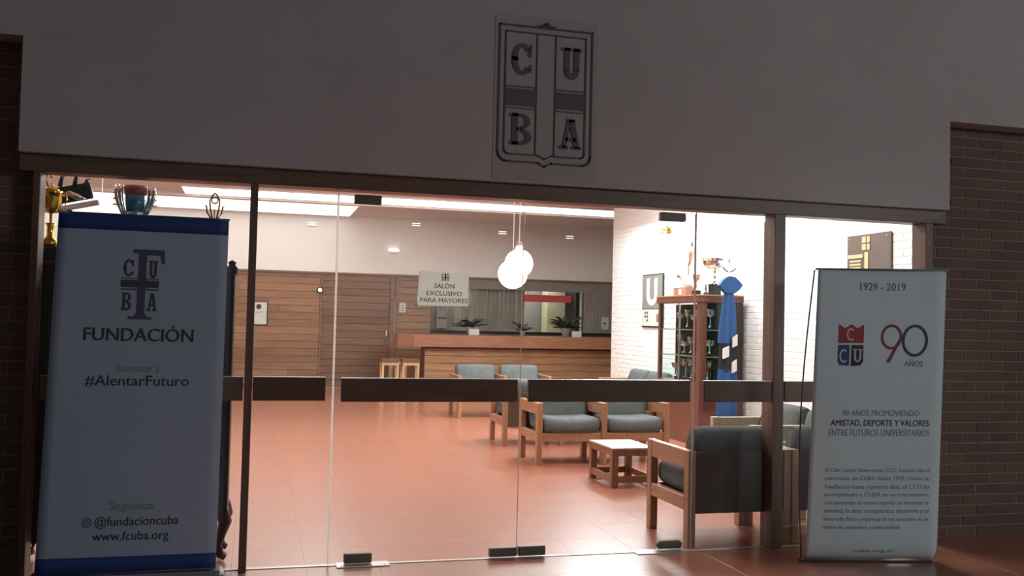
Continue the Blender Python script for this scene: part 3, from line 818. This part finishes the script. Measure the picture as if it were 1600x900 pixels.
for (x, lab) in ((4.38, 'small white card standing before the left bar plant'), (6.62, 'small white card standing before the wide bar plant')):
    o = empty('table_card', (x, YC+.22, SZ), label=lab, cat='card', group='small cards standing on the bar')
    B('card', 'poster_light', o, -.11, .11, 0, .012, 0, .13)
    B('card_foot', 'poster_light', o, -.11, .11, 0, .05, 0, .006)
o = empty('hanging_sign', (0, 0, 0), label='long red sign hanging in the bar window', cat='sign')
B('board', 'sign_red', o, 5.87, 6.98, YB-.045, YB-.03, 1.97, 2.13)
B('hanger', 'steel_dark', o, 5.95, 5.96, YB-.04, YB-.034, 2.13, 2.225); B('hanger', 'steel_dark', o, 6.88, 6.89, YB-.04, YB-.034, 2.13, 2.225)
o = empty('lit_cupboard', (0, 0, 0), label='cream lit cupboard seen inside the bar window', cat='cupboard')
B('body', 'bar_panel_cream', o, 6.95, 7.45, 16.5, 16.9, 0, 2.35, .01); B('door', 'bar_panel_cream', o, 6.97, 7.43, 16.48, 16.5, .1, 2.3, .005)
MB().tube([(7.38, 16.47, 1.1), (7.38, 16.47, 1.25)], .008).build('handle', 'steel', o)
o = empty('wall_notice', (0, 0, 0), label='small white printed notice beside the wooden door', cat='notice')
B('sheet', 'paper', o, 3.04, 3.18, YB-.012, YB-.002, 1.655, 1.86); 
for k in range(4): B('printed_line', 'ink_sign', o, 3.07, 3.15, YB-.0135, YB-.012, 1.69+k*.035, 1.70+k*.035)
o = empty('framed_certificate', (0, 0, 0), label='white certificate in dark frame on the planked wall', cat='picture')
B('frame', 'black_base', o, -.10, .255, YB-.02, YB-.002, 1.31, 1.81); B('sheet', 'paper', o, -.085, .235, YB-.024, YB-.02, 1.33, 1.795)
MB().prism([(.07+.055*math.cos(t*PI/12), 1.70+.055*math.sin(t*PI/12)) for t in range(24)], 'xz', YB-.027, YB-.024).build('seal', 'ink_sign', o)
for k in range(2): B('printed_line', 'ink_grey', o, .0, .15, YB-.026, YB-.024, 1.60-k*.03, 1.607-k*.03)
o = empty('wall_switch', (0, 0, 0), label='pale switch plate at the right end of the bar wall', cat='switch')
B('plate', 'poster_light', o, 7.74, 7.92, YB-.03, YB-.015, 1.37, 1.66); B('button', 'black_base', o, 7.80, 7.85, YB-.036, YB-.03, 1.50, 1.54)
o = empty('wall_poster', (0, 0, 0), label='grey stickered panel at the left edge of the bar window', cat='poster')
B('sheet', 'bar_dark_wall', o, 3.87, 4.10, YB-.03, YB-.022, 1.33, 1.74)
for a in (3.90, 4.0): B('sticker', 'ink_sign', o, a, a+.08, YB-.034, YB-.03, 1.53, 1.57)
for a in (3.91, 4.01): B('sticker', 'ink_grey', o, a, a+.06, YB-.034, YB-.03, 1.62, 1.67)

# ---- glass reflections built as glowing boxes on the back wall; a round lamp
for (x, z, lab) in ((1.106, 3.50, 'leftmost glowing reflection stand-in on the upper back wall'), (3.36, 3.60, 'second glowing reflection stand-in from the left on the upper back wall'),
                    (5.33, 3.51, 'glowing reflection stand-in on the back wall above the globe pendants'), (6.93, 3.48, 'rightmost glowing reflection stand-in on the upper back wall')):
    o = empty('reflection_glow', (x, YB, z), label=lab, cat='light', group='glowing stand-ins for glass reflections on the upper back wall')
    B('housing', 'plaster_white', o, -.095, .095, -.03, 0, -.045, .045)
    for dz in (-.03, .018): B('glow_slot', 'lamp_small', o, -.09, .09, -.034, -.03, dz, dz+.012)
o = empty('exit_lamp_reflection', (2.88, YB, 3.0), label='white twin-headed stand-in for the glass reflection of an exit lamp, upper back wall', cat='light')  # added in place of an exit lamp's reflection in the glass
B('housing', 'plaster_white', o, -.09, .09, -.06, 0, -.05, .0)
for dx in (-.06, .06): MB().lathe([(.0, -.02), (.05, -.01), (.055, .03), (0, .035)], (dx, -.06, -.0), 12).build('glow_head', 'lamp_small', o)
o = empty('round_wall_lamp', (1.324, YB, 2.09), label='tiny round lamp with black rim on the planked wall', cat='light')
MB().lathe([(.07, 0), (.07, .02), (0, .02)], (0, 0, 0), 16).build('rim', 'black_base', o).rotation_euler = (PI/2, 0, 0)
MB().lathe([(.045, .02), (.035, .04), (0, .045)], (0, 0, 0), 16).build('bulb', 'lamp_small', o).rotation_euler = (PI/2, 0, 0)

# ---- globe pendants
def pendant(loc, R, label):
    r = empty('globe_pendant', loc, label=label, cat='lamp', group='white globe pendants')
    MB().lathe([(R*math.sin(t*PI/14), -R*math.cos(t*PI/14)) for t in range(15)], (0, 0, 0), 28).build('globe', 'lamp_globe', r)
    MB().lathe([(.045, R*.95), (.045, R+.04), (.02, R+.05)], (0, 0, 0), 14).build('cap', 'cord', r)
    MB().tube([(0, 0, R+.04), (0, 0, 3.72-loc[2])], .0045, 6).build('cord', 'cord', r)
    MB().tube([(.03*math.cos(t), 0, R+.05+.045*math.sin(t)) for t in [i*PI/8 for i in range(9)]], .004, 6).build('hanging_loop', 'cord', r)
    MB().lathe([(.05, 0), (.05, -.025)], (0, 0, 3.72-loc[2]), 14).build('ceiling_rose', 'plaster_white', r)
    return r
pendant((2.73, 4.2, 2.03), .163, 'lower front globe pendant lamp over the seating')
pendant((3.02, 5.0, 2.20), .170, 'upper rear globe pendant lamp over the seating')

# ================================================================== TROPHY CABINET BY THE WHITE WALL
def handle_tube(mb, sx, z0, z1, r0, r1, th):
    pts = [(sx*r0, 0, z1), (sx*(r1*.9), 0, z1+.1*(z1-z0)), (sx*r1, 0, z1-.25*(z1-z0)), (sx*r1*.85, 0, z0+.25*(z1-z0)), (sx*r0*.5, 0, z0)]
    mb.tube(pts, th, 6)
def cup(name, loc, H, label, base_h=.07, base_w=.12, metal='silver', base='black_base', bowl=.3, bw=.5, cat='trophy', rz=0, handles=True, lid=False):
    r = empty(name, loc, rz, label=label, cat=cat)
    B('base', base, r, -base_w/2, base_w/2, -base_w/2, base_w/2, 0, base_h, .005)
    h = H-base_h; R = h*bw/2
    prof = [(R*.62, 0), (R*.55, .02*h), (R*.2, .10*h), (R*.12, .25*h), (R*.2, .32*h), (R*.12, .38*h), (R*.14, h*(1-bowl)*.96), (R*.55, h*(1-bowl*.97)), (R*.86, h*(1-bowl*.75)), (R*.96, h*(1-bowl*.4)), (R*.97, h*(1-bowl*.12)), (R*1.1, h), (R*1.03, h), (R*.88, h*(1-bowl*.6)), (0, h*(1-bowl*.8))]
    MB().lathe(prof, (0, 0, base_h), 20).build('cup_bowl', metal, r)
    if handles:
        for s in (-1, 1):
            mb = MB(); handle_tube(mb, s, base_h+h*(1-bowl), base_h+h*.95, R*.8, R*1.4, .012*max(.5, H)); mb.build('handle', metal, r)
    if lid: MB().lathe([(R*.9, 0), (R*.6, .05*h), (R*.1, .09*h), (R*.12, .13*h), (0, .16*h)], (0, 0, H), 16).build('lid', metal, r)
    return r
tc = empty('trophy_cabinet', (0, 0, 0), label='tall reddish wooden display cabinet with glass sides holding silver trophies', cat='cabinet')
CX0, CX1, CY0, CY1, CH = 5.385, 5.99, 4.97, 6.24, 1.90
B('plinth', 'cabinet_wood', tc, CX0, CX1, CY0, CY1, 0, .78, .004)
B('cornice', 'cabinet_wood', tc, CX0-.02, CX1, CY0-.02, CY1+.02, 1.80, CH, .012)
B('cornice_edge', 'counter_wood', tc, CX0-.026, CX1, CY0-.026, CY1+.026, CH-.012, CH+.004)
B('corner_post', 'cabinet_wood', tc, CX0, CX0+.10, CY0, CY0+.10, .78, 1.80, .004)
B('corner_post', 'cabinet_wood', tc, CX0, CX0+.05, CY1-.06, CY1, .78, 1.80, .004)
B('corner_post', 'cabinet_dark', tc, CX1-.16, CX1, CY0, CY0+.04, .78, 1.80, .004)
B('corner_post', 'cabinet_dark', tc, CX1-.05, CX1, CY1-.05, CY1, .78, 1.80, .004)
B('door_stile', 'silver', tc, CX0, CX0+.02, 5.56, 5.60, .78, 1.80, .002)
B('cabinet_back', 'mirror_back', tc, CX1-.02, CX1-.005, CY0+.04, CY1-.05, .78, 1.80)
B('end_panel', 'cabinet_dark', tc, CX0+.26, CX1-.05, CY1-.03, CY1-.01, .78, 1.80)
B('glass_pane', 'glass_cabinet', tc, CX0+.008, CX0+.013, CY0+.10, 5.56, .78, 1.80); B('glass_pane', 'glass_cabinet', tc, CX0+.008, CX0+.013, 5.60, CY1-.06, .78, 1.80)
B('glass_pane', 'glass_cabinet', tc, CX0+.10, CX1-.16, CY0+.008, CY0+.013, .78, 1.80)
SH = (.785, 1.12, 1.46)
for z in SH[1:]: B('shelf', 'shelf_glass', tc, CX0+.02, CX1-.022, CY0+.05, CY1-.05, z-.012, z)
B('fill_strip', 'lamp_small', tc, CX0+.06, CX0+.09, CY0+.15, CY1-.15, 1.785, 1.80)  # glowing strip added to brighten the inside of the cabinet
kinds = [('silver cup with two handles', .26, .5), ('silver bowl cup', .20, .8), ('narrow silver goblet', .28, .36)]
pos = ['by the near corner post', 'second from the near post', 'right of the door stile', 'left of the door stile', 'next to the far post']
ww = ['bottom', 'middle', 'top']
protos = {}
for si, z in enumerate(SH):
    for k in range(5):
        y = 5.16+k*.225; lab, H, bw = kinds[(k+si) % 3]
        key = (k+si) % 3
        if key not in protos:
            protos[key] = cup('trophy_cup', (0, 0, 0), H, '', .03, .07, bw=bw, bowl=.42); o = protos[key]
        else: o = copy_tree(protos[key])
        o.location = (5.60+random.uniform(-.03, .04), y, z+.0005); o.rotation_euler = (0, 0, random.uniform(.9, 2.2))
        s = random.uniform(.85, 1.08); o.scale = (s, s, s)
        o['label'] = f'{lab} inside the wooden cabinet, {ww[si]} shelf, {pos[k]}'; o['group'] = 'silver trophies in the wooden cabinet'
for si, z in enumerate(SH):
    y = 5.25+.2*si
    o = cup('trophy_plate', (5.84, y+.3, z+.0005), .22, f'silver standing trophy at the back of the {ww[si]} cabinet shelf', .03, .06, bw=.6, bowl=.5, rz=1.2); o['group'] = 'silver trophies in the wooden cabinet'
TZ = CH+.0045
o = cup('trophy_cup', (5.62, 6.06, TZ), .30, 'small silver cup on a brown wooden box, leftmost on top of the cabinet', .12, .17, base='box_wood', bowl=.35, rz=1.2)
o['group'] = 'trophies on top of the wooden cabinet'
o = empty('horn_trophy', (5.62, 5.80, TZ), label='tall curved horn trophy on a brown wooden box on the cabinet', cat='trophy', group='trophies on top of the wooden cabinet')
B('base', 'box_wood', o, -.09, .09, -.11, .11, 0, .12, .005)
B('label_plate', 'paper', o, -.093, -.09, .02, .10, .02, .09)
MB().lathe([(.055, 0), (.07, .03), (.05, .06), (.02, .10), (.012, .14), (.012, .28), (.02, .285)], (0, 0, .12), 14).build('stem', 'silver', o)
pts = [(0, 0, .40), (0, -.03, .45), (0, -.07, .52), (0, -.085, .59), (0, -.08, .635)]
MB().tube(pts, [.012, .024, .034, .043, .045], 12).build('horn', 'copper_bowl', o)
MB().tube([(0, -.08, .665), (0, -.10, .70), (0, -.085, .735)], [.012, .016, .006], 8).build('horn_tip', 'steel_dark', o)
o = cup('trophy_cup', (5.60, 5.52, TZ), .28, 'small bronze cup on a black base between horn trophy and large bowl', .07, .11, metal='bronze', bowl=.4, rz=1.2)
o['group'] = 'trophies on top of the wooden cabinet'
o = cup('trophy_cup', (5.66, 5.12, TZ), .47, 'large wide silver bowl cup on a tall dark base at the near cabinet corner', .14, .12, metal='silver', bowl=.40, bw=.98, rz=.15)
o['group'] = 'trophies on top of the wooden cabinet'
o = empty('small_figurine', (5.50, 5.05, TZ), label='tiny dark figure trophy beside the tall dark cup base', cat='trophy', group='trophies on top of the wooden cabinet')
MB().lathe([(.03, 0), (.03, .03), (.01, .04), (.018, .08), (.008, .10), (.016, .12), (0, .14)], (0, 0, 0), 10).build('figure', 'steel_dark', o)

# ---- flag on its pole beside the cabinet
fp = empty('flag_on_pole', (5.66, 4.74, 0), label='blue flag hanging on a pole with silver tip before the trophy cabinet', cat='flag')
MB().tube([(0, 0, .03), (0, 0, 2.30)], .012, 10).build('pole', 'steel', fp)
MB().lathe([(.012, 2.30), (.016, 2.32), (.012, 2.36), (.006, 2.40), (0, 2.46)], (0, 0, 0), 8).build('pole_tip', 'silver', fp)
mb = MB(); mb.tube([(-.09, 0, 2.245), (-.05, 0, 2.20), (0, 0, 2.18), (.05, 0, 2.20), (.09, 0, 2.23)], .009, 6); mb.build('cross_guard', 'steel_dark', fp)
MB().lathe([(.17, 0), (.17, .02), (.05, .05), (.02, .06)], (0, 0, 0), 20).build('foot', 'black_base', fp)
def drape(prof, n=30, folds=5, amp=.28, ph=0, sy=.6):
    vs = []; fs = []
    for (z, rx, cx) in prof:
        for k in range(n):
            t = 2*PI*k/n; rr = rx*(1+amp*math.cos(folds*t+ph+z*1.4))
            vs.append((cx+rr*math.cos(t), rr*sy*math.sin(t), z))
    for i in range(len(prof)-1):
        for k in range(n): fs.append((i*n+k, i*n+(k+1) % n, (i+1)*n+(k+1) % n, (i+1)*n+k))
    mb = MB(); mb.add(vs, fs, True); return mb
vs = []
fan = [(0, 2.13), (-.05, 2.12), (-.11, 2.07), (-.155, 2.015), (-.11, 1.965), (-.06, 1.92), (.06, 1.92), (.12, 1.965), (.165, 2.02), (.12, 2.07), (.06, 2.12)]
MB().prism(fan, 'xz', -.05, .03).build('flag_knot', 'flag_blue', fp)
drape([(2.0, .05, 0), (1.92, .055, 0), (1.75, .075, .0), (1.5, .095, -.01), (1.30, .10, -.02)], ph=1).build('flag_cloth', 'flag_blue', fp)
drape([(1.34, .092, .0), (1.2, .105, .01), (1.05, .11, .01), (.95, .108, .0)], ph=2).build('flag_stripe', 'flag_black', fp)
drape([(.98, .10, -.01), (.8, .115, -.01), (.6, .12, -.01), (.45, .118, -.02), (.40, .11, -.02)], ph=1).build('flag_cloth', 'flag_blue', fp)
for (x, z, hgt, wd) in ((-.07, 1.19, .16, .075), (.05, 1.33, .16, .06), (.045, 1.02, .17, .06)):
    MB().prism([(x-wd/2, z-hgt/2), (x+wd/2, z-hgt/2+.03), (x+wd/2, z+hgt/2), (x-wd/2, z+hgt/2-.04)], 'xz', -.088, -.060).build('white_panel', 'flag_white', fp)

# ---- pictures on the white wall
up_ = empty('letter_poster', (0, 0, 0), label='grey framed poster with large white letter U on the white wall', cat='poster')
B('frame', 'black_base', up_, 6.02, 6.037, 7.50, 8.31, 1.465, 2.31, .004); B('sheet', 'poster_grey', up_, 6.014, 6.02, 7.525, 8.285, 1.76, 2.29)
B('lower_panel', 'poster_light', up_, 6.014, 6.02, 7.525, 8.285, 1.49, 1.75)
UP = lambda r: [[(8.285-a*.76, 1.49+b*.80) for a, b in p] for p in r]
mb = MB(); cx, cz = 7.905, 1.97
pol = [rect(cx-.20, cx-.10, cz, 2.24), rect(cx+.10, cx+.20, cz, 2.24)]+ring_polys(cx, cz, .20, .16, .10, .09, PI, 2*PI, 12)
for p in pol: mb.prism(p, 'yz', 6.009, 6.014)
mb.build('letter', 'poster_white', up_)
mb = MB()
for (a, b) in ((8.05, 1.68), (8.13, 1.68), (8.05, 1.62), (8.13, 1.62), (8.05, 1.56)): mb.prism(rect(a, a+.05, b, b+.035), 'yz', 6.01, 6.014)
mb.build('printed_square', 'ink_sign', up_)
B('printed_block', 'box_wood', up_, 6.01, 6.014, 7.58, 7.72, 1.56, 1.68)
pq = empty('bronze_plaque', (0, 0, 0), label='brown plaque with gold crest and gold lines on the white wall', cat='plaque')
B('plate', 'plaque_bronze', pq, 6.02, 6.037, 2.13, 2.84, 1.75, 2.485, .003)
for (y0, y1, z0, z1) in ((2.52, 2.585, 2.40, 2.462), (2.455, 2.505, 2.40, 2.462), (2.52, 2.585, 2.325, 2.385), (2.455, 2.505, 2.325, 2.385), (2.48, 2.54, 2.02, 2.30), (2.57, 2.82, 2.245, 2.285)):
    B('gold_inlay', 'gold_print', pq, 6.014, 6.021, y0, y1, z0, z1)
for k in range(7): B('gold_line', 'gold_print', pq, 6.014, 6.021, 2.60, 2.79, 2.205-k*.035, 2.225-k*.035)
for (y, z) in ((2.80, 2.445), (2.19, 2.445), (2.80, 1.79), (2.19, 1.79)):
    MB().lathe([(.010, 0), (.008, .005)], (0, 0, 0), 8).build('screw', 'silver', pq).matrix_local = Matrix.Translation((6.02, y, z)) @ Matrix.Rotation(-PI/2, 4, 'Y')
wo = empty('wall_ornament', (0, 0, 0), label='small gold branching ornament high on the white wall', cat='ornament')
mb = MB()
for k in range(7):
    a = PI*(.08+.84*k/6); L = .26 if k % 2 else .2
    mb.tube([(6.03, 7.38, 2.92), (6.01, 7.38+math.cos(a)*L*.7, 2.92+math.sin(a)*L*.4), (6.0, 7.38+math.cos(a)*L*1.3, 2.90+math.sin(a)*L*.35)], [.008, .009, .003], 6)
mb.build('branches', 'gold', wo); MB().lathe([(.012, -.02), (.018, 0), (.012, .02)], (6.02, 7.38, 2.92), 10).build('boss', 'gold', wo)

# ================================================================== LEFT TROPHY CABINET BEHIND THE SIDELIGHT
lc = empty('dark_cabinet', (0, 0, 0), label='dark carved wooden cabinet with curved legs behind the left banner', cat='cabinet')
LX0, LX1, LY0, LY1 = -1.30, -.125, .17, .54
B('body', 'cabinet_dark', lc, LX0, LX1, LY0, LY1, .30, 1.76, .006)
MB().prism([(LX0, .31), (LX0, .16), (LX0+.35, .16), (LX0+.5, .24), (LX1-.25, .26), (LX1-.10, .31)], 'xz', LY0+.01, LY0+.035).build('apron', 'cabinet_dark', lc)
B('cornice', 'cabinet_dark', lc, LX0-.012, LX1+.015, LY0-.012, LY1+.02, 1.755, 1.80, .01)
for x in (LX1-.02,):
    MB().lathe([(.026, 0), (.018, .012), (.028, .025), (.010, .038), (0, .042)], (x, LY0+.04, 1.80), 12).build('finial', 'cabinet_dark', lc)
for x0, sx in ((LX0, -1), (LX1, 1)):
    for y in (LY0+.05, LY1-.05):
        pts = [(x0-sx*.045, y, .34), (x0-sx*.03, y, .30), (x0-sx*.012, y, .24), (x0-sx*.03, y, .17), (x0-sx*.05, y, .10), (x0-sx*.035, y, .04), (x0-sx*.005, y, .022)]
        MB().tube(pts, [.04, .045, .042, .03, .024, .026, .018], 10).build('leg', 'cabinet_dark', lc)
for x in (-.92, -.42):
    d_ = B('door', 'cabinet_dark', lc, x-.24, x+.24, LY0-.012, LY0, .46, 1.70, .004)
    MB().lathe([(.012, 0), (.014, .012), (0, .016)], (0, 0, 0), 8).build('knob', 'gold', d_).matrix_local = Matrix.Translation((x+(.2 if x < -.6 else -.2), LY0-.012, 1.05)) @ Matrix.Rotation(PI/2, 4, 'X')
LZ = 1.8005
DLX, DLZ = -1.41, 2.50
o = cup('gold_trophy', (-1.185, .24, LZ), .41, 'tall golden cup on a black base at the far left behind the glass', .078, .13, metal='gold', bowl=.38, bw=.36, lid=True); o['group'] = 'trophies on the dark cabinet'
MB().lathe([(.045, 0), (.05, .03), (.02, .06), (.02, .12), (.03, .14)], (0, 0, .08), 14).build('collar', 'gold', o)
o = empty('shield_trophy', (-1.115, .42, LZ), label='dark tilted shield trophy with silver figures left of the silver cup', cat='trophy', group='trophies on the dark cabinet')
B('base', 'black_base', o, -.10, .10, -.06, .06, 0, .12, .005)
MB().tube([(0, 0, .12), (.0, 0, .32)], .015).build('stem', 'dark_green_trophy', o)
R_ = Matrix.Rotation(math.radians(-14), 3, 'Y')
MB().box(-.125, .125, -.02, .02, .37, .47, .008, R_).build('shield', 'dark_green_trophy', o)
MB().box(-.13, .15, -.03, .03, .325, .355, .006, R_, (0, 0, .42)).build('white_plinth', 'plaster_white', o)
for (x, z) in ((-.06, .50), (.02, .505), (.08, .49)):
    MB().tube([(x, -.01, z-.04), (x+.01, -.01, z+.02), (x+.03, -.01, z+.03)], [.014, .012, .006], 8).build('figure', 'dark_green_trophy', o)
MB().tube([(-.05, -.03, .40), (.0, -.035, .42), (.05, -.035, .40), (.09, -.03, .39)], [.008, .02, .02, .006], 8).build('silver_relief', 'silver', o)
MB().tube([(-.11, -.03, .43), (-.14, -.03, .50), (-.12, -.03, .54), (-.10, -.03, .51)], .009, 6).build('gold_branch', 'gold', o)
o = empty('silver_trophy', (-.725, .28, LZ), label='wide silver urn with blue and red bands and fluted handles', cat='trophy', group='trophies on the dark cabinet')
B('base', 'black_base', o, -.08, .08, -.08, .08, 0, .15, .005)
MB().lathe([(.06, .15), (.03, .20), (.04, .24), (.055, .29), (.062, .31)], (0, 0, 0), 24).build('foot', 'silver', o)
MB().lathe([(.050, .31), (.058, .36), (.064, .415)], (0, 0, 0), 24).build('blue_band', 'cup_blue', o)
MB().lathe([(.064, .415), (.070, .45), (.070, .472), (.062, .472), (.058, .43)], (0, 0, 0), 24).build('red_band', 'cup_red', o)
for s in (-1, 1):
    for dx in (0, .022):
        MB().tube([(s*(.078+dx), -.02, .475), (s*(.086+dx), -.02, .44), (s*(.082+dx*.9), -.02, .39), (s*(.070+dx*.7), -.02, .34), (s*(.054+dx*.6), -.02, .30)], [.010, .014, .015, .013, .010], 8).build('handle', 'silver', o)
    for z in (.35, .385, .42): MB().tube([(s*.075, -.025, z), (s*.125, -.025, z+.005)], .006, 6).build('ring', 'silver', o)
o = empty('wire_trophy', (-.265, .30, LZ), label='openwork bronze wire trophy rightmost above the left banner', cat='trophy', group='trophies on the dark cabinet')
B('base', 'black_base', o, -.05, .05, -.05, .05, 0, .15, .004)
MB().tube([(0, 0, .15), (0, 0, .36)], .005, 6).build('stem', 'bronze', o)
mb = MB()
for s in (-1, 1):
    mb.tube([(s*.012, 0, .30), (s*.025, 0, .36), (s*.03, 0, .41), (s*.015, 0, .445), (0, 0, .46)], .006, 6)
    mb.tube([(s*.02, 0, .30), (s*.045, 0, .34), (s*.048, 0, .375), (s*.058, 0, .38)], .006, 6)
mb.tube([(.02*math.cos(t), 0, .415+.02*math.sin(t)) for t in [i*PI/6 for i in range(13)]], .005, 6)
mb.build('wire_crown', 'bronze', o)
o = empty('dome_lamp', (DLX, 3.6, DLZ), label='white glowing dome lamp behind the trophies at far left', cat='lamp')
MB().lathe([(0, -.22), (.2, -.20), (.31, -.10), (.33, 0), (.28, .03), (.05, .06), (.03, .1)], (0, 0, 0), 28).build('shade', 'lamp_small', o)
MB().tube([(0, 0, .06), (0, 0, 3.70-DLZ)], .004).build('cord', 'cord', o)
